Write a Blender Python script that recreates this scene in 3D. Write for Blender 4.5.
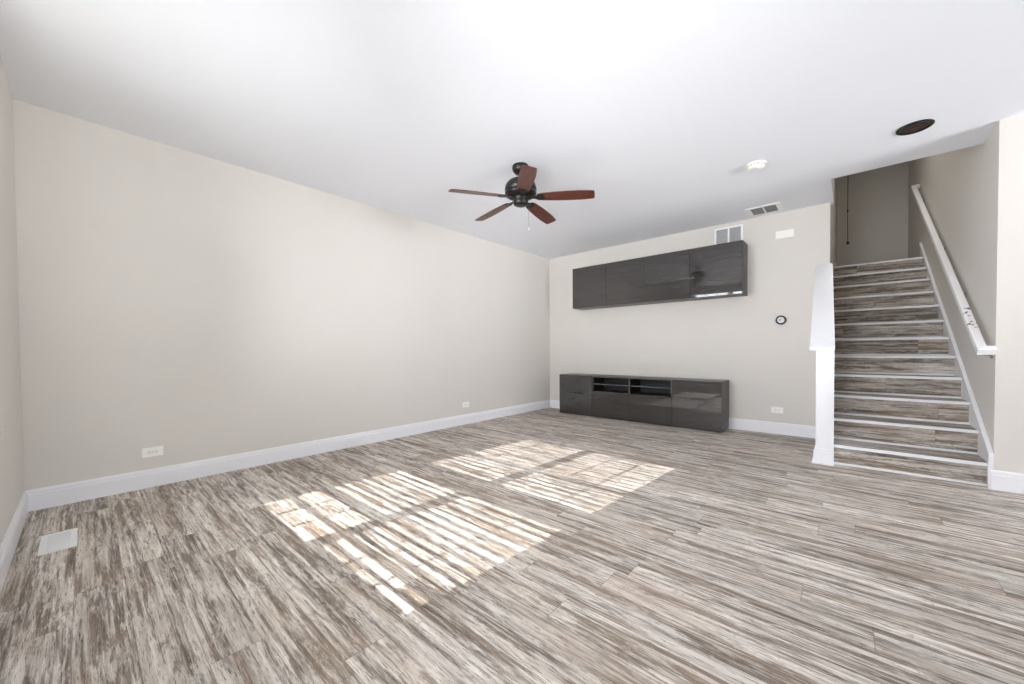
import bpy, bmesh, math, random
from mathutils import Vector, Matrix

S = bpy.context.scene
COL = S.collection
for o in list(bpy.data.objects):
    bpy.data.objects.remove(o)
R = math.radians
random.seed(7)

# ------------------------------------------------------------------ camera
CX, CY, CZ = 4.02183, -5.57719, 1.03846
YAW, PITCH, ROLL = R(41.4981), R(-1.0593), R(-0.3551)
FPX, CYP = 378.7087, 357.2347
rv = Vector((math.cos(YAW), math.sin(YAW), 0))
fv = Vector((-math.sin(YAW), math.cos(YAW), 0))
uv = Vector((0, 0, 1))
f2 = fv * math.cos(PITCH) + uv * math.sin(PITCH)
u2 = uv * math.cos(PITCH) - fv * math.sin(PITCH)
rc = rv * math.cos(ROLL) + u2 * math.sin(ROLL)
uc = -rv * math.sin(ROLL) + u2 * math.cos(ROLL)
cam_data = bpy.data.cameras.new('camera')
cam = bpy.data.objects.new('camera', cam_data)
COL.objects.link(cam)
M4 = Matrix((rc, uc, -f2)).transposed().to_4x4()
M4.translation = (CX, CY, CZ)
cam.matrix_world = M4
cam_data.sensor_fit = 'HORIZONTAL'
cam_data.sensor_width = 36
cam_data.lens = FPX / 1024 * 36
cam_data.shift_y = (CYP - 342) / 1024
cam_data.clip_start = 0.02
S.camera = cam

# ------------------------------------------------------------------ light and exposure
SUN_DIR = Vector((0.07, 1.0, -0.66))
WORLD_STRENGTH, SUN_STRENGTH, EXPOSURE = 14.5, 7.5, 0.64
GROUND_COL, SKY_COL = (1.5, 1.53, 1.58, 1), (.72, .74, .78, 1)
w = bpy.data.worlds.new('sky')
S.world = w
w.use_nodes = True
bg = w.node_tree.nodes['Background']
bg.inputs[1].default_value = WORLD_STRENGTH
_wt = w.node_tree
_tc0 = _wt.nodes.new('ShaderNodeTexCoord')
_sp0 = _wt.nodes.new('ShaderNodeSeparateXYZ')
_rp0 = _wt.nodes.new('ShaderNodeValToRGB')      # bright paved ground below the horizon, hazy sky above
_mr0 = _wt.nodes.new('ShaderNodeMapRange')
_mr0.inputs[1].default_value, _mr0.inputs[2].default_value = -1, 1
_wt.links.new(_tc0.outputs['Generated'], _sp0.inputs[0])
_wt.links.new(_sp0.outputs[2], _mr0.inputs[0])
_wt.links.new(_mr0.outputs[0], _rp0.inputs[0])
_e = _rp0.color_ramp.elements
_e[0].position, _e[0].color = .47, GROUND_COL
_e[1].position, _e[1].color = .53, SKY_COL
_wt.links.new(_rp0.outputs[0], bg.inputs[0])
sd = bpy.data.lights.new('sun', 'SUN')
sd.energy = SUN_STRENGTH
sd.angle = R(0.32)
sd.color = (1.0, 0.97, 0.93)
sun = bpy.data.objects.new('sun', sd)
COL.objects.link(sun)
sun.rotation_euler = SUN_DIR.to_track_quat('-Z', 'Y').to_euler()
sun.location = (1, -12, 8)


def portal(loc, dirv, sx, sz):
    d = bpy.data.lights.new('window_portal', 'AREA')
    d.shape = 'RECTANGLE'
    d.size, d.size_y = sx, sz
    d.cycles.is_portal = True
    o = bpy.data.objects.new('window_portal', d)
    COL.objects.link(o)
    o.location = loc
    o.rotation_euler = Vector(dirv).to_track_quat('-Z', 'Z').to_euler()


XR, YW = 9.0, -5.851           # far right wall, window wall
portal((1.80, -6.03, 1.58), (0, 1, 0), 1.9, 2.0)
portal((3.41, -6.03, 1.3), (0, 1, 0), .7, 1.9)  # portal of the added fill window behind the camera
portal((XR + .18, -2.3, 1.5), (-1, 0, 0), 2.2, 1.9)  # portal of the added fill window on the right
ul = bpy.data.lights.new('upstairs_fill', 'AREA')  # unseen light added to brighten the stairwell
ul.shape = 'DISK'
ul.size = 0.3
ul.energy = 9
ul.color = (1, .98, .95)
ulo = bpy.data.objects.new('upstairs_fill', ul)
COL.objects.link(ulo)
ulo.location = (4.2, 1.0, 4.86)

S.view_settings.view_transform = 'Standard'
S.view_settings.look = 'None'
S.view_settings.gamma = 1
S.view_settings.use_curve_mapping = False
S.view_settings.exposure = EXPOSURE
S.cycles.max_bounces = 14
S.cycles.diffuse_bounces = 8
S.cycles.glossy_bounces = 5
S.cycles.transparent_max_bounces = 24
S.cycles.sample_clamp_indirect = 8
S.cycles.caustics_reflective = False
S.cycles.caustics_refractive = False


# ------------------------------------------------------------------ materials
def srgb(r, g, b):
    def c(v):
        v /= 255
        return v / 12.92 if v <= .04045 else ((v + .055) / 1.055) ** 2.4
    return (c(r), c(g), c(b), 1)


def pmat(name, col, rough=.5, metal=0, spec=.5, coat=0, noise=0, nscale=(20, 20, 20), bump=0, ramp=None):
    m = bpy.data.materials.new(name)
    m.use_nodes = True
    nt = m.node_tree
    b = nt.nodes['Principled BSDF']
    b.inputs['Roughness'].default_value = rough
    b.inputs['Metallic'].default_value = metal
    b.inputs['Specular IOR Level'].default_value = spec
    if coat:
        b.inputs['Coat Weight'].default_value = coat
        b.inputs['Coat Roughness'].default_value = .015
        b.inputs['Coat IOR'].default_value = 1.75
    tc = nt.nodes.new('ShaderNodeTexCoord')
    mp = nt.nodes.new('ShaderNodeMapping')
    mp.inputs['Scale'].default_value = nscale
    nt.links.new(tc.outputs['Object'], mp.inputs[0])
    nz = nt.nodes.new('ShaderNodeTexNoise')
    nz.inputs['Scale'].default_value = 1
    nz.inputs['Detail'].default_value = 6
    nt.links.new(mp.outputs[0], nz.inputs['Vector'])
    rp = nt.nodes.new('ShaderNodeValToRGB')
    nt.links.new(nz.outputs['Fac'], rp.inputs[0])
    rp.color_ramp.elements[0].position = .3
    rp.color_ramp.elements[1].position = .7
    c2 = ramp if ramp else tuple(max(0, v * (1 - noise)) for v in col[:3]) + (1,)
    rp.color_ramp.elements[0].color = c2
    rp.color_ramp.elements[1].color = col
    nt.links.new(rp.outputs[0], b.inputs['Base Color'])
    if bump:
        bp = nt.nodes.new('ShaderNodeBump')
        bp.inputs['Strength'].default_value = bump
        bp.inputs['Distance'].default_value = .002
        nt.links.new(nz.outputs['Fac'], bp.inputs['Height'])
        nt.links.new(bp.outputs[0], b.inputs['Normal'])
    return m


def plank_mat(name, pw, pl, along='X', tint=(1, 1, 1), dark=0.0):
    """Weathered, white-washed vinyl plank: rows pw wide, boards pl long, random end joints."""
    m = bpy.data.materials.new(name)
    m.use_nodes = True
    nt = m.node_tree
    N, L = nt.nodes, nt.links
    b = N['Principled BSDF']
    tc = N.new('ShaderNodeTexCoord')
    sp = N.new('ShaderNodeSeparateXYZ')
    L.new(tc.outputs['Object'], sp.inputs[0])

    def mth(op, a, c=None, d=None):
        n = N.new('ShaderNodeMath')
        n.operation = op
        for i, v in enumerate((a, c, d)):
            if v is None:
                continue
            if isinstance(v, (int, float)):
                n.inputs[i].default_value = v
            else:
                L.new(v, n.inputs[i])
        return n.outputs[0]

    def comb(x, y, z):
        n = N.new('ShaderNodeCombineXYZ')
        for i, v in enumerate((x, y, z)):
            if isinstance(v, (int, float)):
                n.inputs[i].default_value = v
            else:
                L.new(v, n.inputs[i])
        return n.outputs[0]

    def noise(vec, scale, detail=6, rough=.6, dist=0):
        n = N.new('ShaderNodeTexNoise')
        n.inputs['Scale'].default_value = scale
        n.inputs['Detail'].default_value = detail
        n.inputs['Roughness'].default_value = rough
        n.inputs['Distortion'].default_value = dist
        L.new(vec, n.inputs['Vector'])
        return n.outputs['Fac']

    def sstep(v, lo, hi):
        n = N.new('ShaderNodeMapRange')
        n.interpolation_type = 'SMOOTHSTEP'
        L.new(v, n.inputs[0])
        n.inputs[1].default_value = lo
        n.inputs[2].default_value = hi
        return n.outputs[0]

    def mix(f, a, c):
        n = N.new('ShaderNodeMix')
        n.data_type = 'RGBA'
        for sock, v in ((n.inputs[0], f), (n.inputs[6], a), (n.inputs[7], c)):
            if isinstance(v, (int, float, tuple)):
                sock.default_value = v
            else:
                L.new(v, sock)
        return n.outputs[2]

    x = sp.outputs[0]
    y = mth('ADD', sp.outputs[1], sp.outputs[2]) if along == 'Z' else sp.outputs[1]
    row = mth('FLOOR', mth('DIVIDE', y, pw))
    wn = N.new('ShaderNodeTexWhiteNoise')
    wn.noise_dimensions = '1D'
    L.new(row, wn.inputs['W'])
    u = mth('ADD', mth('DIVIDE', x, pl), mth('MULTIPLY', wn.outputs[0], 7.3))
    colm = mth('FLOOR', u)
    wn2 = N.new('ShaderNodeTexWhiteNoise')
    wn2.noise_dimensions = '2D'
    L.new(comb(row, colm, 0), wn2.inputs['Vector'])
    rnd = wn2.outputs[0]
    # seam mask
    fy = mth('FRACT', mth('DIVIDE', y, pw))
    fx = mth('FRACT', u)
    ey = mth('MULTIPLY', mth('MINIMUM', fy, mth('SUBTRACT', 1, fy)), pw)
    ex = mth('MULTIPLY', mth('MINIMUM', fx, mth('SUBTRACT', 1, fx)), pl)
    seam = mth('SUBTRACT', 1, sstep(mth('MINIMUM', ey, ex), .0006, .0028))
    # grain coordinates, shifted for every board
    offx = mth('MULTIPLY', rnd, 37)
    offz = mth('MULTIPLY', rnd, 91)
    xs = mth('ADD', x, offx)
    def sc(kx, ky, dz=0):
        return comb(mth('MULTIPLY', xs, kx), mth('MULTIPLY', y, ky), mth('ADD', offz, dz) if dz else offz)
    strip = noise(sc(1.1, 22), 1, 4, .6, .15)            # long tonal strips within a board
    wash = noise(sc(4.0, 19, 11), 1, 9, .74, .35)        # worn white-wash patches
    grain = noise(sc(4.5, 75, 23), 1, 6, .65, .2)        # wood grain
    fine = noise(sc(16, 260, 31), 1, 4, .62)             # hairlines
    knot = noise(sc(2.6, 15, 50), 1, 9, .74, .5)         # dark weathered patches
    cross = noise(sc(26, 9, 71), 1, 5, .7)               # saw marks across the board
    cream, mid, brown, deep = srgb(236, 231, 224), srgb(198, 190, 181), srgb(134, 122, 111), srgb(70, 61, 54)
    base = mix(sstep(strip, .41, .55), brown, mid)
    streak = noise(sc(1.5, 40, 140), 1, 6, .66, .15)
    base = mix(mth('MULTIPLY', sstep(streak, .535, .61), .82), base, srgb(98, 87, 78))
    base = mix(mth('MULTIPLY', mth('SUBTRACT', 1, sstep(streak, .38, .46)), .7), base, cream)
    base = mix(mth('MULTIPLY', sstep(wash, .50, .60), .52), base, cream)
    base = mix(mth('MULTIPLY', sstep(knot, .54, .62), .70), base, srgb(108, 96, 87))
    base = mix(mth('MULTIPLY', mth('SUBTRACT', 1, sstep(grain, .36, .46)), .60), base, brown)
    base = mix(mth('MULTIPLY', sstep(grain, .54, .66), .50), base, cream)
    base = mix(mth('MULTIPLY', mth('SUBTRACT', 1, sstep(fine, .34, .44)), .80), base, deep)
    base = mix(mth('MULTIPLY', sstep(fine, .60, .70), .40), base, cream)
    base = mix(mth('MULTIPLY', mth('MULTIPLY', sstep(cross, .58, .64), sstep(wash, .5, .56)), .35), base, brown)
    base = mix(mth('MULTIPLY', sstep(noise(sc(.9, 7, 90), 1, 2), .48, .64), .22), base, srgb(176, 150, 126))
    n2, n3 = grain, fine
    # each board a shade of its own
    hv = N.new('ShaderNodeHueSaturation')
    hv.inputs['Saturation'].default_value = 1.0
    L.new(mth('ADD', .86 - dark, mth('MULTIPLY', rnd, .26)), hv.inputs['Value'])
    L.new(base, hv.inputs['Color'])
    base = mix(mth('MULTIPLY', seam, .35), hv.outputs[0], deep)
    L.new(base, b.inputs['Base Color'])
    L.new(mth('ADD', .46, mth('MULTIPLY', n2, .2)), b.inputs['Roughness'])
    b.inputs['Specular IOR Level'].default_value = .16
    bp = N.new('ShaderNodeBump')
    bp.inputs['Strength'].default_value = .25
    bp.inputs['Distance'].default_value = .0015
    L.new(mth('SUBTRACT', n3, mth('MULTIPLY', seam, 1.5)), bp.inputs['Height'])
    L.new(bp.outputs[0], b.inputs['Normal'])
    return m


MAT = {}
MAT['wall'] = pmat('greige_wall_paint', srgb(217, 213, 207), .62, spec=.3, noise=.015, nscale=(3, 3, 3))
MAT['ceiling'] = pmat('white_ceiling_paint', srgb(240, 243, 249), .8, spec=.2, noise=.01, nscale=(3, 3, 3))
MAT['trim'] = pmat('white_trim_paint', srgb(236, 237, 240), .28, noise=.01)
MAT['plastic'] = pmat('white_plastic', srgb(245, 244, 240), .35, noise=.01)
MAT['vent'] = pmat('white_vent_enamel', srgb(243, 243, 244), .4, noise=.02)
MAT['dark'] = pmat('grey_cavity', srgb(140, 140, 141), .8, noise=.1)
MAT['louvre'] = pmat('grey_louvre', srgb(196, 196, 197), .6, noise=.05)
MAT['slot'] = pmat('slot_grey', srgb(120, 118, 114), .7, noise=.1)
MAT['bronze'] = pmat('oil_rubbed_bronze', srgb(44, 41, 41), .34, metal=.55, noise=.25, nscale=(60, 60, 60))
MAT['canbronze'] = pmat('bronze_reflector', srgb(104, 84, 74), .3, metal=.9, noise=.2)
MAT['blade'] = pmat('mahogany_blade', srgb(100, 50, 37), .38, noise=0, nscale=(5, 45, 45), ramp=srgb(70, 34, 26))
MAT['carcass'] = pmat('grey_brown_cabinet_shell', srgb(82, 78, 75), .4, noise=0, nscale=(4, 40, 90), ramp=srgb(74, 70, 67))
MAT['gloss'] = pmat('high_gloss_grey_brown_front', srgb(50, 46, 45), .5, spec=.1, coat=1.0, noise=0, nscale=(3, 8, 110), ramp=srgb(38, 35, 34))
MAT['niche'] = pmat('black_brown_interior', srgb(34, 32, 31), .5, noise=.2)
MAT['chrome'] = pmat('brushed_nickel', srgb(190, 190, 190), .25, metal=1, noise=.1)
MAT['black'] = pmat('black_gloss', srgb(22, 22, 23), .2, noise=.1)
MAT['display'] = pmat('pale_display', srgb(205, 207, 206), .25, noise=.15, nscale=(40, 40, 40))
MAT['slat'] = pmat('white_blind_slat', srgb(240, 239, 235), .45, noise=.02)
MAT['cord'] = pmat('grey_cord', srgb(70, 68, 66), .7, noise=.1)
MAT['floor'] = plank_mat('weathered_plank_floor', .152, 1.22)
MAT['stair'] = plank_mat('weathered_plank_stair', .20, 1.22, along='Z', dark=.10)

# rail paint with a chipped patch
rm = pmat('white_rail_paint', srgb(244, 244, 245), .3, noise=.01)
MAT['rail'] = rm
_n, _l = rm.node_tree.nodes, rm.node_tree.links
_b = _n['Principled BSDF']
_src = _b.inputs['Base Color'].links[0].from_socket
_tc = _n.new('ShaderNodeTexCoord')
_sp = _n.new('ShaderNodeSeparateXYZ')
_l.new(_tc.outputs['Object'], _sp.inputs[0])


def _rng(sock, lo, hi):
    a = _n.new('ShaderNodeMath'); a.operation = 'GREATER_THAN'; a.inputs[1].default_value = lo
    c = _n.new('ShaderNodeMath'); c.operation = 'LESS_THAN'; c.inputs[1].default_value = hi
    d = _n.new('ShaderNodeMath'); d.operation = 'MULTIPLY'
    _l.new(sock, a.inputs[0]); _l.new(sock, c.inputs[0])
    _l.new(a.outputs[0], d.inputs[0]); _l.new(c.outputs[0], d.inputs[1])
    return d.outputs[0]


_nz = _n.new('ShaderNodeTexNoise')
_nz.inputs['Scale'].default_value = 38
_nz.inputs['Detail'].default_value = 5
_l.new(_tc.outputs['Object'], _nz.inputs['Vector'])
_g = _n.new('ShaderNodeMath'); _g.operation = 'GREATER_THAN'; _g.inputs[1].default_value = .60
_l.new(_nz.outputs['Fac'], _g.inputs[0])
_m1 = _n.new('ShaderNodeMath'); _m1.operation = 'MULTIPLY'
_l.new(_rng(_sp.outputs[1], -.95, -.66), _m1.inputs[0]); _l.new(_g.outputs[0], _m1.inputs[1])
_mx = _n.new('ShaderNodeMix'); _mx.data_type = 'RGBA'
_l.new(_m1.outputs[0], _mx.inputs[0]); _l.new(_src, _mx.inputs[6])
_mx.inputs[7].default_value = srgb(50, 44, 40)
_l.new(_mx.outputs[2], _b.inputs['Base Color'])

# window glass: thin pane
gm = bpy.data.materials.new('window_glass')
gm.use_nodes = True
nt = gm.node_tree
for n in list(nt.nodes):
    nt.nodes.remove(n)
out = nt.nodes.new('ShaderNodeOutputMaterial')
mx = nt.nodes.new('ShaderNodeMixShader')
tr = nt.nodes.new('ShaderNodeBsdfTransparent')
gl = nt.nodes.new('ShaderNodeBsdfGlossy')
gl.inputs['Roughness'].default_value = .01
fr = nt.nodes.new('ShaderNodeFresnel')
fr.inputs[0].default_value = 1.45
nt.links.new(fr.outputs[0], mx.inputs[0])
nt.links.new(tr.outputs[0], mx.inputs[1])
nt.links.new(gl.outputs[0], mx.inputs[2])
nt.links.new(mx.outputs[0], out.inputs[0])
MAT['glass'] = gm
# shelf glass
MAT['shelfglass'] = pmat('smoked_shelf_glass', srgb(120, 125, 128), .08, spec=.6, noise=.05)


# ------------------------------------------------------------------ mesh helpers
class MB:
    def __init__(self):
        self.bm = bmesh.new()

    def box(self, lo, hi, bevel=0, rot=None, about=None, seg=2):
        lo, hi = Vector(lo), Vector(hi)
        c, s = (lo + hi) / 2, hi - lo
        t = bmesh.new()
        bmesh.ops.create_cube(t, size=1)
        for v in t.verts:
            v.co = Vector((v.co.x * s.x, v.co.y * s.y, v.co.z * s.z)) + c
        if bevel:
            bmesh.ops.bevel(t, geom=list(t.edges), offset=bevel, segments=seg, affect='EDGES', profile=.7)
        if rot is not None:
            a = Vector(about) if about is not None else c
            bmesh.ops.transform(t, matrix=Matrix.Translation(a) @ rot.to_4x4() @ Matrix.Translation(-a), verts=t.verts)
        self._merge(t)
        return self

    def _merge(self, t):
        me = bpy.data.meshes.new('tmp')
        t.to_mesh(me)
        t.free()
        self.bm.from_mesh(me)
        bpy.data.meshes.remove(me)

    def lathe(self, prof, c=(0, 0, 0), n=40, axis='Z', cap=True):
        """prof: list of (radius, height) revolved round the axis through c."""
        t = bmesh.new()
        rings = []
        for r, h in prof:
            ring = []
            for k in range(n):
                a = 2 * math.pi * k / n
                p = (r * math.cos(a), r * math.sin(a), h)
                if axis == 'Y':
                    p = (p[0], -h, p[1])
                elif axis == 'X':
                    p = (h, p[0], p[1])
                ring.append(t.verts.new(Vector(p) + Vector(c)))
            rings.append(ring)
        for a, b_ in zip(rings, rings[1:]):
            for k in range(n):
                t.faces.new((a[k], a[(k + 1) % n], b_[(k + 1) % n], b_[k]))
        if cap:
            t.faces.new(rings[0][::-1])
            t.faces.new(rings[-1])
        bmesh.ops.recalc_face_normals(t, faces=t.faces)
        for f in t.faces:
            f.smooth = len(f.verts) == 4
        self._merge(t)
        return self

    def tube(self, pts, r, n=10):
        t = bmesh.new()
        pts = [Vector(p) for p in pts]
        rings = []
        for i, p in enumerate(pts):
            d = (pts[min(i + 1, len(pts) - 1)] - pts[max(i - 1, 0)]).normalized()
            a = d.orthogonal().normalized() if i == 0 else (a - d * a.dot(d)).normalized()
            b_ = d.cross(a)
            rr = r[i] if isinstance(r, (list, tuple)) else r
            rings.append([t.verts.new(p + (a * math.cos(k * 2 * math.pi / n) + b_ * math.sin(k * 2 * math.pi / n)) * rr) for k in range(n)])
        for q, s in zip(rings, rings[1:]):
            for k in range(n):
                t.faces.new((q[k], q[(k + 1) % n], s[(k + 1) % n], s[k]))
        t.faces.new(rings[0][::-1])
        t.faces.new(rings[-1])
        bmesh.ops.recalc_face_normals(t, faces=t.faces)
        for f in t.faces:
            f.smooth = len(f.verts) == 4
        self._merge(t)
        return self

    def prism(self, poly, axis, a0, a1, bevel=0):
        """poly of 2-D points swept along axis from a0 to a1 (X: pts are y,z; Y: x,z; Z: x,y)."""
        t = bmesh.new()

        def P(p, a):
            return {'X': (a, p[0], p[1]), 'Y': (p[0], a, p[1]), 'Z': (p[0], p[1], a)}[axis]
        v0 = [t.verts.new(P(p, a0)) for p in poly]
        v1 = [t.verts.new(P(p, a1)) for p in poly]
        n = len(poly)
        for k in range(n):
            t.faces.new((v0[k], v0[(k + 1) % n], v1[(k + 1) % n], v1[k]))
        t.faces.new(v0[::-1])
        t.faces.new(v1)
        bmesh.ops.recalc_face_normals(t, faces=t.faces)
        if bevel:
            bmesh.ops.bevel(t, geom=list(t.edges), offset=bevel, segments=2, affect='EDGES', profile=.7)
        self._merge(t)
        return self

    def build(self, name, mat, parent=None):
        me = bpy.data.meshes.new(name)
        self.bm.to_mesh(me)
        self.bm.free()
        me.materials.append(MAT[mat])
        o = bpy.data.objects.new(name, me)
        COL.objects.link(o)
        if parent is not None:
            o.parent = parent
            o.matrix_parent_inverse = Matrix.Translation(-Vector(parent.location)) if parent.type == 'EMPTY' else Matrix()
        return o


def thing(name, label, cat, loc=(0, 0, 0), group=None):
    o = bpy.data.objects.new(name, None)
    o.empty_display_size = .1
    COL.objects.link(o)
    o.location = loc
    o['label'], o['category'] = label, cat
    if group:
        o['group'] = group
    return o


def struct(o):
    o['kind'] = 'structure'
    return o


# ------------------------------------------------------------------ the room shell
H = 2.672
T = .15
XS0, XS1 = 3.870, 4.832        # left and right faces of the stair flight's walls
XL = 3.852                     # face of the wall left of the upper flight
YF = -1.18                     # end face of the right stair wall
HX0, HX1, HY = 3.895, 4.832, -.765   # ceiling opening over the stairs
YT = 4.33                      # landing's far wall
ZU = 4.92                      # upstairs ceiling
YB = 1.2                       # end of the part beyond the stairs

struct(MB().box((-T, YW - T, -.2), (XR + T, YB + T, 0)).build('floor', 'floor'))
c = MB()
c.box((-T, YW - T, H), (HX0, T, H + .3))
c.box((HX0, YW - T, H), (XR + T, HY, H + .3))
c.box((XS1 + T, HY, H), (XR + T, YB + T, H + .3))
struct(c.build('ceiling', 'ceiling'))
struct(MB().box((-T, YW - T, 0), (0, T, H)).build('wall_left', 'wall'))
struct(MB().box((0, 0, 0), (XS0, T, H)).build('wall_back', 'wall'))
# walls of the stairwell and of the hall above it
s = MB()
s.box((XS0 - .15, T, 0), (XL, YT, ZU))
s.box((XS0 - .15, HY - .02, H + .3), (XL, T, ZU))
struct(s.build('wall_stairwell_left', 'wall'))
struct(MB().box((XS1, YF, 0), (XS1 + T, YT, H)).box((XS1, HY - .02, H), (XS1 + T, YT, ZU)).build('wall_stairwell_right', 'wall'))
struct(MB().box((XS0 - .15, YT, 0), (XS1 + T, YT + T, ZU)).build('wall_landing', 'wall'))
struct(MB().box((XS0 - .15, HY - .16, H + .3), (XS1 + T, HY - .02, ZU)).build('wall_upstairs', 'wall'))
struct(MB().box((XS0 - .15, HY - .16, ZU), (XS1 + T, YT + T, ZU + .1)).build('ceiling_upstairs', 'ceiling'))
# room beyond the stair wall on the right
struct(MB().box((XS1 + T, YB, 0), (XR, YB + T, H)).build('wall_beyond', 'wall'))


def wall_with_holes(name, axis, at, lo, hi, holes, z1=H):
    """Wall slab on axis ('y' plane or 'x' plane) with rectangular openings (a0, a1, z0, z1)."""
    m = MB()

    def bx(a0, a1, za, zb):
        if a1 - a0 < 1e-4 or zb - za < 1e-4:
            return
        if axis == 'y':
            m.box((a0, at[0], za), (a1, at[1], zb))
        else:
            m.box((at[0], a0, za), (at[1], a1, zb))
    cur = lo
    for a0, a1, za, zb in sorted(holes):
        bx(cur, a0, 0, z1)
        bx(a0, a1, 0, za)
        bx(a0, a1, zb, z1)
        cur = a1
    bx(cur, hi, 0, z1)
    return struct(m.build(name, 'wall'))


WZ0, WZ1 = .625, 2.535
WIN = [(.972, 1.735), (1.845, 2.645)]
wall_with_holes('wall_front', 'y', (YW - T, YW), 0, XR, [(.952, 2.695, WZ0, WZ1), (3.1, 3.72, .4, 2.15)])  # second opening is for the added fill window
wall_with_holes('wall_right', 'x', (XR, XR + T), YW - T, YB + T, [(-3.4, -1.25, .6, 2.35)])  # opening for the added fill window on the right

# the pair of sash windows behind the photographer, with blinds
GY = YW - .085
for k, (x0, x1) in enumerate(WIN):
    wf = MB()
    fl = .952 if k == 0 else (WIN[0][1] + WIN[1][0]) / 2
    fr_ = 2.695 if k == 1 else (WIN[0][1] + WIN[1][0]) / 2
    wf.box((fl, YW - T, WZ0), (x0, YW - .04, WZ1))
    wf.box((x1, YW - T, WZ0), (fr_, YW - .04, WZ1))
    wf.box((x0, YW - T, WZ1 - .02), (x1, YW - .04, WZ1))
    wf.box((x0, YW - T, WZ0), (x1, YW - .06, WZ0 + .115))
    wf.box((x0, GY - .03, 1.465), (x1, GY + .03, 1.60))
    win = struct(wf.build('window_%d' % (k + 1), 'trim'))
    mu = MB()
    wd = (x1 - x0) / 3
    for q in (1, 2):
        mu.box((x0 + wd * q - .010, GY - .012, WZ0 + .03), (x0 + wd * q + .010, GY + .012, WZ1))
    for z, hz in ((.875, .009), (1.915, .016)):
        mu.box((x0, GY - .012, z - hz), (x1, GY + .012, z + hz))
    mu.build('muntin', 'trim', win)
    MB().box((x0 - .005, GY - .003, WZ0 + .02), (x1 + .005, GY + .003, WZ1 - .01)).build('pane', 'glass', win)
    zb = (.99, .725)[k]
    bl = MB()
    pitch = .0476
    z = 2.447
    by = YW - .034
    while z > zb + .02:
        bl.box((x0 + .004, by - .025, z - .0012), (x1 - .004, by + .025, z + .0012), rot=Matrix.Rotation(R(-15), 3, 'X'))
        z -= pitch
    for q in (.18, .82):
        xx = x0 + (x1 - x0) * q
        bl.box((xx - .0015, by - .026, zb), (xx + .0015, by - .024, 2.48))
    bl.build('blind_slats', 'slat', win)
    MB().box((x0, by - .028, 2.472), (x1, by + .028, 2.522), .004).build('blind_headrail', 'slat', win)
    MB().box((x0 + .004, by - .026, zb - .012), (x1 - .004, by + .026, zb + .006), .003).build('blind_bottom_rail', 'slat', win)
struct(MB().box((.952, YW - .06, WZ0 - .02), (2.695, YW - .0005, WZ0)).build('trim_1', 'trim'))


def fill_window(name, axis, a0, a1, z0, z1, p0, p1, n):
    m, g = MB(), MB()

    def bx(mm, u0, u1, za, zb, q0=p0, q1=p1):
        mm.box((u0, q0, za), (u1, q1, zb)) if axis == 'y' else mm.box((q0, u0, za), (q1, u1, zb))
    bx(m, a0, a1, z0, z0 + .05)
    bx(m, a0, a1, z1 - .05, z1)
    st = (a1 - a0) / n
    for k in range(n + 1):
        u = a0 + st * k
        bx(m, max(a0, u - .035), min(a1, u + .035), z0 + .05, z1 - .05)
    o = struct(m.build(name, 'trim'))
    mid = (p0 + p1) / 2
    bx(g, a0 + .01, a1 - .01, z0 + .02, z1 - .02, mid - .003, mid + .003)
    g.build('pane', 'glass', o)


fill_window('window_3', 'y', 3.1, 3.72, .4, 2.15, YW - .12, YW - .06, 1)  # unseen, added behind the camera to brighten the back wall
fill_window('window_4', 'x', -3.4, -1.25, .6, 2.35, XR + .06, XR + .12, 3)  # unseen, added to bring daylight onto the long left wall
# unseen slab added to block the sun from the fill window behind the camera
struct(MB().box((2.85, -10.2, 2.55), (5.6, YW - T, 2.75)).build('sun_blocker', 'trim'))

# baseboards: tall flat board, small moulded top, shoe at the floor
BBP = [(0, 0), (.016, 0), (.016, .105), (.012, .112), (.012, .124), (.006, .138), (0, .14)]


def baseboard(name, axis, a0, a1, at, sgn):
    m = MB()
    poly = [(at + sgn * p[0], p[1]) for p in BBP]
    m.prism(poly, axis, a0, a1)
    return struct(m.build(name, 'trim'))


baseboard('baseboard_left', 'Y', YW, 0, 0, 1)
baseboard('baseboard_back', 'X', 0, 3.816, 0, -1)
baseboard('baseboard_front', 'X', 0, 5.3, YW, 1)
baseboard('baseboard_pillar', 'X', XS1 - .016, XS1 + T + .016, YF, -1)
baseboard('baseboard_beyond', 'X', XS1 + T, XR, YB, -1)
baseboard('baseboard_corridor', 'Y', YF, YB, XS1 + T, 1)

# ------------------------------------------------------------------ half wall beside the stairs
NX0, NX1, NY = 3.816, 3.938, -1.205
CZ0, CZ1 = 1.035, 1.98         # underside of the cap at its low and high end
hw = MB().prism([(NY, 0), (-.001, 0), (-.001, CZ1 - .03), (NY, CZ0 - .012)], 'X', NX0, NX1)
for v in hw.bm.verts:
    if v.co.y > -.1 and v.co.x > 3.9:
        v.co.x = 3.888
half = struct(hw.build('wall_half', 'trim'))
# corner boards and recessed look of the end face
eb = MB()
eb.box((NX0 - .002, NY - .006, .13), (NX0 + .012, NY, CZ0 - .02))
eb.box((NX1 - .014, NY - .006, .13), (NX1 + .002, NY, CZ0 - .02))
eb.build('corner_board', 'trim', half)
t_ = bmesh.new()
y0, y1 = -1.24, -.001
lowL, lowR, topL, topR = 3.770, 3.944, 3.742, 3.893
th = .03
vs = [t_.verts.new(p) for p in ((lowL, y0, CZ0 - .018), (lowR, y0, CZ0 - .018), (topR, y1, CZ1 - .02), (topL, y1, CZ1 - .02),
                                (lowL, y0, CZ0 + .016), (lowR, y0, CZ0 + .016), (topR, y1, CZ1 + .014), (topL, y1, CZ1 + .014))]
for q in ((0, 1, 2, 3), (7, 6, 5, 4), (0, 4, 5, 1), (1, 5, 6, 2), (2, 6, 7, 3), (3, 7, 4, 0)):
    t_.faces.new([vs[i] for i in q])
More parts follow.
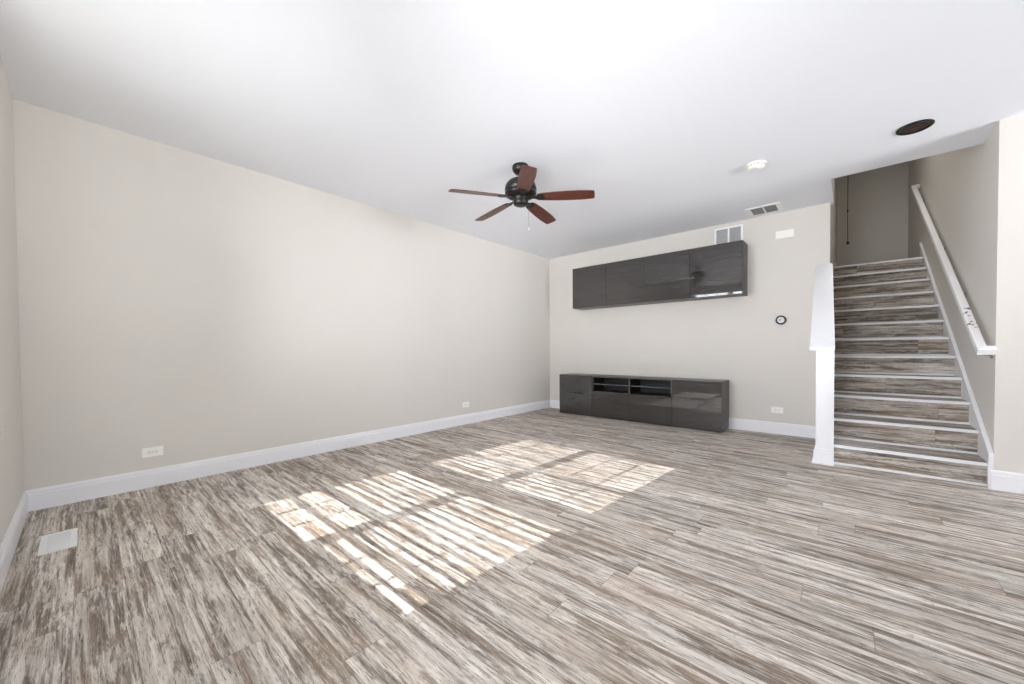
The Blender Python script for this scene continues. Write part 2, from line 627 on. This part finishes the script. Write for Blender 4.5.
bmesh.ops.recalc_face_normals(t_, faces=t_.faces)
bmesh.ops.bevel(t_, geom=list(t_.edges), offset=.005, segments=2, affect='EDGES')
m = MB(); m._merge(t_); m.build('sloped_cap', 'trim', half)
m = MB()
m.box((NX0 - .016, NY - .016, 0), (NX1 + .004, -1.172, .115), .002)
m.box((NX0 - .016, -1.172, 0), (3.886, -.017, .115), .002)
m.prism([(NX0 - .016, .115), (NX1 + .004, .115), (NX1 + .003, .128), (NX1 + .001, .140), (NX0 - .004, .140), (NX0 - .010, .128)], 'Y', NY - .012, -1.172)
m.prism([(NX0 - .016, .115), (NX0, .115), (NX0, .140), (NX0 - .004, .140), (NX0 - .010, .128)], 'Y', -1.172, -.017)
m.box((NX0 - .028, NY - .028, 0), (NX1 + .006, -1.172, .02), .004)
m.box((NX0 - .028, -1.172, 0), (3.886, -.017, .02), .004)
m.build('plinth', 'trim', half)

# ------------------------------------------------------------------ staircase
NS, RUN, RISE, Y1, Z1 = 12, .3085, .1947, -1.150, .162
st = thing('staircase', 'weathered plank staircase with white nosing strips climbing between the walls', 'staircase', (4.36, -1.13, 0))
for k in range(NS):
    yn = Y1 + RUN * k              # front of the nosing
    zt = Z1 + RISE * k + .012      # top of the tread
    xl = NX1 + .003 - (yn - NY) * .0415 if yn < -.02 else (XS0 if yn < T else XL) + .001
    xr = XS1 - .015
    yr = yn + .028                 # face of the riser
    zb = 0 if k == 0 else zt - RISE
    MB().box((xl, yr, zb), (xr, yr + .018, zt - .026)).build('riser', 'stair', st)
    dep = RUN if k < NS - 1 else 0
    if dep:
        MB().box((xl, yr - .005, zt - .026), (xr, yr + dep, zt)).build('tread', 'stair', st)
    MB().box((xl, yn, zt - .022), (xr, yn + .024, zt + .003), .004).build('nosing', 'trim', st)
    MB().box((xl, yr - .013, zb), (xr, yr, zb + .018), .004).build('riser_shoe', 'trim', st)
struct(MB().box((XL, Y1 + RUN * 11 + .047, Z1 + RISE * 11 - .2), (XS1, YT, Z1 + RISE * 11 + .012)).build('floor_landing', 'stair'))
# skirt board on the right wall
yA, yB = Y1 - .02, 2.62
SL = .615
zA = .246


def zs(y):
    return zA + SL * (y - yA)


sk = MB().prism([(yA, 0), (yA, zA), (yB, zs(yB)), (yB, Z1 + RISE * 11 - .02), (yB - .3, Z1 + RISE * 10 - .25), (yA + .5, 0)], 'X', XS1 - .014, XS1 - .0005)
skirt = sk.build('skirt_board', 'trim', st)
MB().prism([(yA - .012, zA - .012), (yA - .012, zA + .014), (yB, zs(yB) + .010), (yB, zs(yB) - .016)], 'X', XS1 - .025, XS1 - .0005).build('skirt_moulding', 'trim', st)
MB().box((XS1 - .025, yA - .014, 0), (XS1 - .0005, yA + .02, zA + .012), .002).build('skirt_end_block', 'trim', st)

# landing baseboards
struct(MB().box((XL, 2.62, Z1 + RISE * 11 + .012), (XL + .016, YT, Z1 + RISE * 11 + .15)).build('baseboard_landing', 'trim'))

# ------------------------------------------------------------------ handrail
rail = thing('handrail', 'white wall handrail with chipped paint above the right side of the stairs', 'handrail', (4.76, -1.24, 1.0))
ya, za_, yb, zb_ = -1.215, 1.001, 2.87, 3.491
dv = Vector((0, yb - ya, zb_ - za_)).normalized()
up = Vector((0, -dv.z, dv.y))
t_ = bmesh.new()
prof = []
hw_, hh = .026, .027
for i in range(20):
    a = 2 * math.pi * i / 20
    cx_, sx_ = math.cos(a), math.sin(a)
    prof.append((hw_ * math.copysign(abs(cx_) ** .28, cx_), hh * math.copysign(abs(sx_) ** .28, sx_)))
XRAIL = 4.766


def ring(center, ax1, ax2):
    return [t_.verts.new(Vector(center) + ax1 * p[0] + ax2 * p[1]) for p in prof]


def skin(rs):
    for q, s_ in zip(rs, rs[1:]):
        for k in range(20):
            t_.faces.new((q[k], q[(k + 1) % 20], s_[(k + 1) % 20], s_[k]))
    t_.faces.new(rs[0][::-1]); t_.faces.new(rs[-1])


X_ = Vector((1, 0, 0))
Yd = Vector((0, 1, 0))


def end_return(yc, zc, sgn):
    # mitred corner: the inclined run is cut on the diagonal and turns into the wall
    mit, wall_ = [], []
    for p in prof:
        mit.append(t_.verts.new(Vector((XRAIL + p[0], yc, zc)) + up * p[1] + dv * (p[0] * sgn)))
        wall_.append(t_.verts.new(Vector((XS1 - .001, yc, zc)) + up * p[1] + dv * (p[0] * sgn)))
    return mit, wall_


mA, wA = end_return(ya + .024, za_ + .015, 1)
mB_, wB = end_return(yb, zb_, -1)
skin([wA, mA, mB_, wB])
bmesh.ops.recalc_face_normals(t_, faces=t_.faces)
m = MB(); m._merge(t_); m.build('rail', 'rail', rail)
for yy in (-1.10, -.22, .78, 2.45):
    zz = za_ + (yy - ya) * (zb_ - za_) / (yb - ya)
    b_ = MB()
    b_.lathe([(.026, 0), (.026, .006), (.014, .010)], (0, 0, 0), 20, 'X')
    bb = b_.bm
    bmesh.ops.transform(bb, matrix=Matrix.Translation((XS1, yy, zz - .09)) @ Matrix.Scale(-1, 4, (1, 0, 0)), verts=bb.verts)
    bmesh.ops.reverse_faces(bb, faces=bb.faces)
    b_.tube([(XS1 - .006, yy, zz - .09), (XS1 - .045, yy, zz - .088), (XRAIL + .005, yy, zz - .07), (XRAIL, yy, zz - .036)], .006)
    b_.box((XRAIL - .012, yy - .025, zz - .038), (XRAIL + .012, yy + .025, zz - .033), rot=Matrix.Rotation(math.atan2(dv.z, dv.y), 3, 'X'))
    b_.build('bracket', 'chrome', rail)

# ------------------------------------------------------------------ pull cord hanging at the top of the stairs
pc = thing('pull_cord', 'thin dark pull cord hanging at the top of the stairs', 'pull cord', (4.012, 3.3, ZU))
MB().tube([(4.012, 3.3, ZU), (4.012, 3.3, 3.45)], .0055).build('cord', 'cord', pc)
MB().lathe([(.004, .05), (.012, .04), (.014, .015), (.008, 0)], (4.012, 3.3, 3.41), 16).build('joint', 'cord', pc)
MB().tube([(4.012, 3.3, 3.41), (4.017, 3.3, 2.90)], .0055).build('cord', 'cord', pc)
MB().lathe([(.006, .06), (.018, .045), (.024, .02), (.016, 0)], (4.017, 3.3, 2.85), 16).build('knob', 'cord', pc)

# ------------------------------------------------------------------ low media cabinets
LX, LD, LH = .4734, .392, .635
G = .003


def low_side_unit(x0, label):
    t = thing('media_cabinet', label, 'cabinet', (x0 + .3, -.19, 0), 'low glossy media cabinets along the back wall')
    m = MB()
    x1 = x0 + .6
    D = LD - .020
    m.box((x0 + .0005, -D, .012), (x0 + .018, -.0005, LH))
    m.box((x1 - .018, -D, .012), (x1 - .0005, -.0005, LH))
    m.box((x0 + .018, -D, LH - .018), (x1 - .018, -.0005, LH))
    m.box((x0 + .018, -D, .012), (x1 - .018, -.0005, .03))
    m.box((x0 + .018, -.010, .03), (x1 - .018, -.0005, LH - .018))
    m.build('body', 'carcass', t)
    MB().box((x0 + G, -LD, .010), (x1 - G, -D - .001, LH - .003), .0012).build('door', 'gloss', t)
    for a in (x0 + .03, x1 - .07):
        for b_ in (-D + .02, -.06):
            MB().box((a, b_, 0), (a + .04, b_ + .04, .012)).build('foot', 'niche', t)
    return t


low_side_unit(LX, 'plain door glossy grey low cabinet nearest the room corner')
low_side_unit(LX + 1.8, 'plain door glossy grey low cabinet at the stair end, with sun reflections')
t = thing('media_cabinet', 'wide glossy grey low cabinet with two open niches above drawers', 'cabinet', (LX + 1.2, -.19, 0), 'low glossy media cabinets along the back wall')
x0, x1, xm = LX + .6, LX + 1.8, LX + 1.2
D = LD - .020
ZN = .402
m = MB()
for a, b_ in ((x0 + .0005, x0 + .018), (x1 - .018, x1 - .0005)):
    m.box((a, -D, .012), (b_, -.0005, LH))
m.box((xm - .009, -D, .03), (xm + .009, -.0005, LH - .018))
m.box((x0 + .018, -D, LH - .018), (x1 - .018, -.0005, LH))
m.box((x0 + .018, -D, .012), (x1 - .018, -.0005, .03))
m.build('body', 'carcass', t)
for a, b_ in ((x0 + .018, xm - .009), (xm + .009, x1 - .018)):
    n = MB()
    n.box((a, -.012, .03), (b_, -.0005, LH - .018))
    n.box((a, -D + .003, ZN - .02), (b_, -.012, ZN - .002))
    n.box((a, -D + .004, ZN - .002), (a + .002, -.012, LH - .018))
    n.box((b_ - .002, -D + .004, ZN - .002), (b_, -.012, LH - .018))
    n.box((a + .002, -D + .004, LH - .020), (b_ - .002, -.012, LH - .018))
    n.box((a + .002, -D + .004, ZN - .002), (b_ - .002, -.012, ZN))
    n.build('niche', 'niche', t)
    MB().box((a + .0025, -D + .02, .507), (b_ - .0025, -.013, .513)).build('glass_shelf', 'shelfglass', t)
for a, b_ in ((x0 + G, xm - G), (xm + G, x1 - G)):
    MB().box((a, -LD, .010), (b_, -D - .001, ZN), .0012).build('drawer', 'gloss', t)
# face frame around the niches flush with the fronts
for a, b_ in ((x0 + G, x0 + .019), (xm - .010, xm + .010), (x1 - .019, x1 - G)):
    MB().box((a, -D - .003, ZN + .003), (b_, -D, LH)).build('niche_edge', 'carcass', t)
for a in (x0 + .03, x1 - .07, xm - .02):
    for b_ in (-D + .02, -.06):
        MB().box((a, b_, 0), (a + .04, b_ + .04, .012)).build('foot', 'niche', t)

# ------------------------------------------------------------------ wall-hung cabinets
UX, UZ, UD, UH = .6727, 1.7073, .302, .6424


def wall_unit(x0, n, label):
    wd_ = .6 * n
    x1 = x0 + wd_
    t = thing('wall_cabinet', label, 'cabinet', (x0 + wd_ / 2, -.001, UZ), 'glossy wall cabinets over the media cabinets')
    D = UD - .020
    m = MB()
    for a, b_ in ((x0 + .0008, x0 + .018), (x1 - .018, x1 - .0008)):
        m.box((a, -D, UZ), (b_, -.0005, UZ + UH))
    for a, b_ in ((UZ, UZ + .018), (UZ + UH - .018, UZ + UH)):
        m.box((x0 + .018, -D, a), (x1 - .018, -.0005, b_))
    m.box((x0 + .018, -.010, UZ + .018), (x1 - .018, -.0005, UZ + UH - .018))
    if n == 2:
        m.box((x0 + .591, -D, UZ + .018), (x0 + .609, -.010, UZ + UH - .018))
    m.build('body', 'carcass', t)
    for k in range(n):
        a = x0 + .6 * k
        g0 = .0045 if k == 0 else .0008
        g1 = .0045 if k == n - 1 else .0008
        MB().box((a + g0, -UD, UZ + .002), (a + .6 - g1, -D - .001, UZ + UH - .002), .0012).build('door', 'gloss', t)


wall_unit(UX, 1, 'single door glossy dark wall cabinet nearest the room corner')
wall_unit(UX + .6, 2, 'wide two door glossy dark wall cabinet in the middle of the row')
wall_unit(UX + 1.8, 1, 'single door glossy dark wall cabinet at the stair end, under the wall grille')

# ------------------------------------------------------------------ ceiling fan
FX, FY, FZ = 1.8405, -2.982, 2.358
fan = thing('ceiling_fan', 'five blade ceiling fan with mahogany blades and dark bronze motor', 'ceiling fan', (FX, FY, H))
MB().lathe([(.070, 0), (.073, -.008), (.073, -.030), (.064, -.052), (.046, -.070), (.026, -.078), (.014, -.080)], (FX, FY, H), 40).build('canopy', 'bronze', fan)
MB().lathe([(.0125, 0), (.0125, -.10)], (FX, FY, H - .06), 20).build('downrod', 'bronze', fan)
MB().lathe([(.022, 2.565), (.040, 2.562), (.046, 2.552), (.080, 2.545), (.112, 2.528), (.134, 2.500), (.141, 2.470), (.141, 2.452), (.134, 2.446), (.134, 2.436), (.141, 2.430), (.138, 2.415), (.118, 2.402), (.090, 2.396), (.072, 2.392)], (FX, FY, 0), 48).build('motor_housing', 'bronze', fan)
MB().lathe([(.072, 2.394), (.072, 2.380), (.064, 2.376), (.066, 2.366), (.066, 2.338), (.060, 2.328), (.044, 2.321), (.020, 2.318)], (FX, FY, 0), 40).build('switch_housing', 'bronze', fan)
PH = 5.518
for k in range(5):
    a = PH + k * 2 * math.pi / 5
    t_ = bmesh.new()
    # outline of the blade along its length (distance, half width)
    outl = [(.150, .030), (.165, .044), (.21, .052), (.30, .059), (.42, .064), (.52, .064), (.600, .058), (.632, .054), (.640, .048), (.643, .030), (.644, 0)]
    pts = [(d, w_) for d, w_ in outl] + [(d, -w_) for d, w_ in outl[-2::-1]]
    top = [t_.verts.new((d, w_, .003)) for d, w_ in pts]
    bot = [t_.verts.new((d, w_, -.003)) for d, w_ in pts]
    n = len(pts)
    for i in range(n):
        t_.faces.new((top[i], bot[i], bot[(i + 1) % n], top[(i + 1) % n]))
    t_.faces.new(top); t_.faces.new(bot[::-1])
    bmesh.ops.recalc_face_normals(t_, faces=t_.faces)
    mat = Matrix.Translation((FX, FY, FZ)) @ Matrix.Rotation(a, 4, 'Z') @ Matrix.Rotation(R(-12), 4, 'X')
    mm = MB(); mm._merge(t_)
    bl = mm.build('blade', 'blade', fan)
    bl.data.transform(Matrix.Identity(4))
    bl.matrix_parent_inverse = Matrix()
    bl.matrix_basis = Matrix.Translation((0, 0, FZ + .036 - H)) @ Matrix.Rotation(a, 4, 'Z') @ Matrix.Rotation(R(3.2), 4, 'Y') @ Matrix.Rotation(R(-12), 4, 'X')
    ir = MB()
    ir.prism([(.125, -.014), (.155, -.034), (.185, -.040), (.210, -.026), (.216, 0), (.210, .026), (.185, .040), (.155, .034), (.125, .014)], 'Z', -.009, -.004)
    ir.box((.055, -.013, -.010), (.14, .013, -.002), .002)
    for sx_, sy_ in ((.17, -.024), (.17, .024), (.198, 0)):
        ir.lathe([(.006, -.009), (.006, -.012), (.003, -.013)], (sx_, sy_, 0), 10)
    io = ir.build('blade_iron', 'bronze', fan)
    io.matrix_parent_inverse = Matrix()
    io.matrix_basis = bl.matrix_basis.copy()
cx0, cy0 = FX + .045 * math.cos(YAW), FY + .045 * math.sin(YAW)
pcn = MB()
pts = [(cx0 + .026 * math.cos(YAW), cy0 + .026 * math.sin(YAW), 2.345 - .02 * i) for i in range(12)]
pcn.tube(pts, .0016, 8)
pch = pcn.build('pull_chain', 'chrome', fan)
MB().lathe([(.002, .024), (.006, .018), (.007, .008), (.003, 0)], (pts[-1][0], pts[-1][1], pts[-1][2] - .022), 14).build('chain_bob', 'plastic', pch)

# ------------------------------------------------------------------ recessed downlight
DX, DY = 4.385, -1.470
dl = thing('recessed_downlight', 'round recessed downlight with dark bronze trim in the ceiling', 'downlight', (DX, DY, H))
MB().lathe([(.076, -.004), (.092, -.010), (.100, -.006), (.101, -.0005), (.076, -.0005)], (DX, DY, H), 48, cap=False).build('trim_ring', 'black', dl)
MB().lathe([(.077, -.004), (.074, -.0015), (.058, -.0012), (.046, -.0008), (.030, -.0006)], (DX, DY, H), 48).build('reflector', 'canbronze', dl)
MB().lathe([(.030, -.0014), (.030, -.003), (.022, -.005), (.010, -.006)], (DX, DY, H), 32).build('lamp_face', 'canbronze', dl)

# ------------------------------------------------------------------ smoke detector
SX, SY = 3.405, -1.600
sdv = thing('smoke_detector', 'round white smoke detector on the ceiling near the stairs', 'smoke detector', (SX, SY, H))
MB().lathe([(.078, -.0005), (.078, -.010), (.072, -.013)], (SX, SY, H), 40).build('base', 'plastic', sdv)
MB().lathe([(.066, -.013), (.068, -.026), (.060, -.038), (.048, -.044), (.020, -.047)], (SX, SY, H), 40).build('cover', 'plastic', sdv)
v = MB()
for k in range(16):
    a = k * math.pi / 8
    v.box((SX + .064 - .004, SY - .006, H - .024), (SX + .0685, SY + .006, H - .017), rot=Matrix.Rotation(a, 3, 'Z'), about=(SX, SY, H))
v.build('sensing_slot', 'slot', sdv)
MB().lathe([(.010, -.046), (.010, -.049), (.006, -.050)], (SX + .02, SY - .02, H), 16).build('test_button', 'vent', sdv)

# ------------------------------------------------------------------ ceiling register
cv = thing('ceiling_vent', 'square white ceiling vent with dark louvres next to the back wall', 'vent', (3.28, -.245, H))
x0, x1, y0, y1 = 3.112, 3.452, -.415, -.092
m = MB()
bw = .034
for a, b_ in (((x0, y0), (x1, y0 + bw)), ((x0, y1 - bw), (x1, y1)), ((x0, y0 + bw), (x0 + bw * 1.4, y1 - bw)), ((x1 - bw * 1.4, y0 + bw), (x1, y1 - bw)), (((x0 + x1) / 2 - .008, y0 + bw), ((x0 + x1) / 2 + .008, y1 - bw))):
    m.box((a[0], a[1], H - .008), (b_[0], b_[1], H - .0005), .002)
m.build('frame', 'vent', cv)
MB().box((x0 + bw, y0 + bw, H - .0020), (x1 - bw, y1 - bw, H - .0004)).build('duct_shadow', 'dark', cv)
m = MB()
for (a, b_) in ((x0 + bw * 1.4, (x0 + x1) / 2 - .008), ((x0 + x1) / 2 + .008, x1 - bw * 1.4)):
    yy = y0 + bw + .010
    while yy < y1 - bw - .005:
        m.box((a, yy - .010, H - .0075), (b_, yy + .002, H - .0060), rot=Matrix.Rotation(R(25), 3, 'X'))
        yy += .026
m.build('louvres', 'louvre', cv)

# ------------------------------------------------------------------ wall grille behind the wall cabinet's top
wg = thing('wall_grille', 'white two panel return air grille high on wall, above the wall cabinets', 'vent', (2.86, 0, 2.5))
x0, x1, z0, z1 = 2.695, 3.022, 2.362, 2.622
m = MB()
for a, b_ in (((x0, z0), (x1, z0 + .022)), ((x0, z1 - .020), (x1, z1)), ((x0, z0 + .022), (x0 + .022, z1 - .02)), ((x1 - .024, z0 + .022), (x1, z1 - .02)), (((x0 + x1) / 2 - .010, z0 + .022), ((x0 + x1) / 2 + .010, z1 - .02))):
    m.box((a[0], -.010, a[1]), (b_[0], -.0005, b_[1]), .002)
m.build('frame', 'vent', wg)
MB().box((x0 + .02, -.0022, z0 + .02), (x1 - .02, -.0004, z1 - .018)).build('duct_shadow', 'dark', wg)
m = MB()
for a, b_ in ((x0 + .022, (x0 + x1) / 2 - .010), ((x0 + x1) / 2 + .010, x1 - .024)):
    zz = z0 + .030
    while zz < z1 - .022:
        m.box((a, -.0085, zz - .0007), (b_, -.0022, zz + .0007), rot=Matrix.Rotation(R(35), 3, 'X'))
        zz += .0125
m.build('louvres', 'vent', wg)

# ------------------------------------------------------------------ door chime, thermostat, outlets
ch = thing('door_chime', 'plain white door chime box high on the back wall', 'door chime', (3.455, 0, 2.4))
MB().box((3.368, -.034, 2.350), (3.548, -.0005, 2.446), .004).build('cover', 'plastic', ch)
MB().box((3.374, -.042, 2.356), (3.542, -.034, 2.440), .003).build('front_plate', 'plastic', ch)
thm = thing('thermostat', 'round thermostat with black ring and pale face on the back wall', 'thermostat', (3.424, 0, 1.381))
MB().lathe([(.052, .0005), (.054, .004), (.054, .020), (.051, .026), (.038, .028), (.036, .026)], (3.424, 0, 1.381), 40, 'Y').build('ring', 'black', thm)
dsp = MB().lathe([(.036, .0255), (.036, .0285), (.034, .029)], (3.424, 0, 1.381), 40, 'Y').build('display', 'display', thm)
MB().box((3.408, -.0300, 1.372), (3.424, -.0288, 1.392), .0003).build('digits', 'slot', dsp)


def outlet(axis, c, label):
    t = thing('wall_outlet', label, 'outlet', c, 'white electrical outlets')
    w2, h2 = .060, .036

    def bx(mm, u0, u1, z0_, z1_, d0, d1, bev=0):
        if axis == 'x':
            mm.box((c[0] + d0, c[1] + u0, c[2] + z0_), (c[0] + d1, c[1] + u1, c[2] + z1_), bev)
        else:
            mm.box((c[0] + u0, c[1] - d1, c[2] + z0_), (c[0] + u1, c[1] - d0, c[2] + z1_), bev)
    m = MB(); bx(m, -w2, w2, -h2, h2, .0005, .006, .002); m.build('cover_plate', 'plastic', t)
    for s_ in (-.0195, .0195):
        m = MB(); bx(m, s_ - .0145, s_ + .0145, -.017, .017, .005, .0085, .0015)
        q = m.build('socket', 'plastic', t)
        m = MB()
        bx(m, s_ - .008, s_ + .001, -.0085, -.0055, .0082, .0090)
        bx(m, s_ - .008, s_ + .001, .0055, .0085, .0082, .0090)
        bx(m, s_ + .005, s_ + .010, -.0025, .0025, .0082, .0090)
        m.build('slot', 'slot', q)
    m = MB(); bx(m, -.003, .003, -.003, .003, .0055, .0072, .001); m.build('screw', 'chrome', t)


outlet('x', (0, -5.237, .270), 'white double outlet low on the long left wall, close to the floor register')
outlet('x', (0, -2.026, .277), 'small white outlet far along the long left wall, toward the cabinets')
outlet('y', (3.391, 0, .291), 'white outlet on the back wall between the low cabinet and stairs')

# ------------------------------------------------------------------ floor register
fr2 = thing('floor_register', 'white rectangular floor register lying in the plank floor near the corner', 'vent', (.78, -5.686, 0))
x0, x1, y0, y1 = .622, .932, -5.754, -5.620
m = MB()
bw = .026
for a, b_ in (((x0, y0), (x1, y0 + bw)), ((x0, y1 - bw), (x1, y1)), ((x0, y0 + bw), (x0 + bw * 1.2, y1 - bw)), ((x1 - bw * 1.2, y0 + bw), (x1, y1 - bw))):
    m.box((a[0], a[1], .0004), (b_[0], b_[1], .006), .002)
m.build('frame', 'vent', fr2)
MB().box((x0 + bw, y0 + bw, .0003), (x1 - bw, y1 - bw, .0012)).build('duct_shadow', 'slot', fr2)
m = MB()
xx = x0 + bw * 1.2 + .006
while xx < x1 - bw * 1.2:
    m.box((xx - .0027, y0 + bw, .0014), (xx + .0027, y1 - bw, .0046))
    xx += .0105
m.build('louvres', 'vent', fr2)
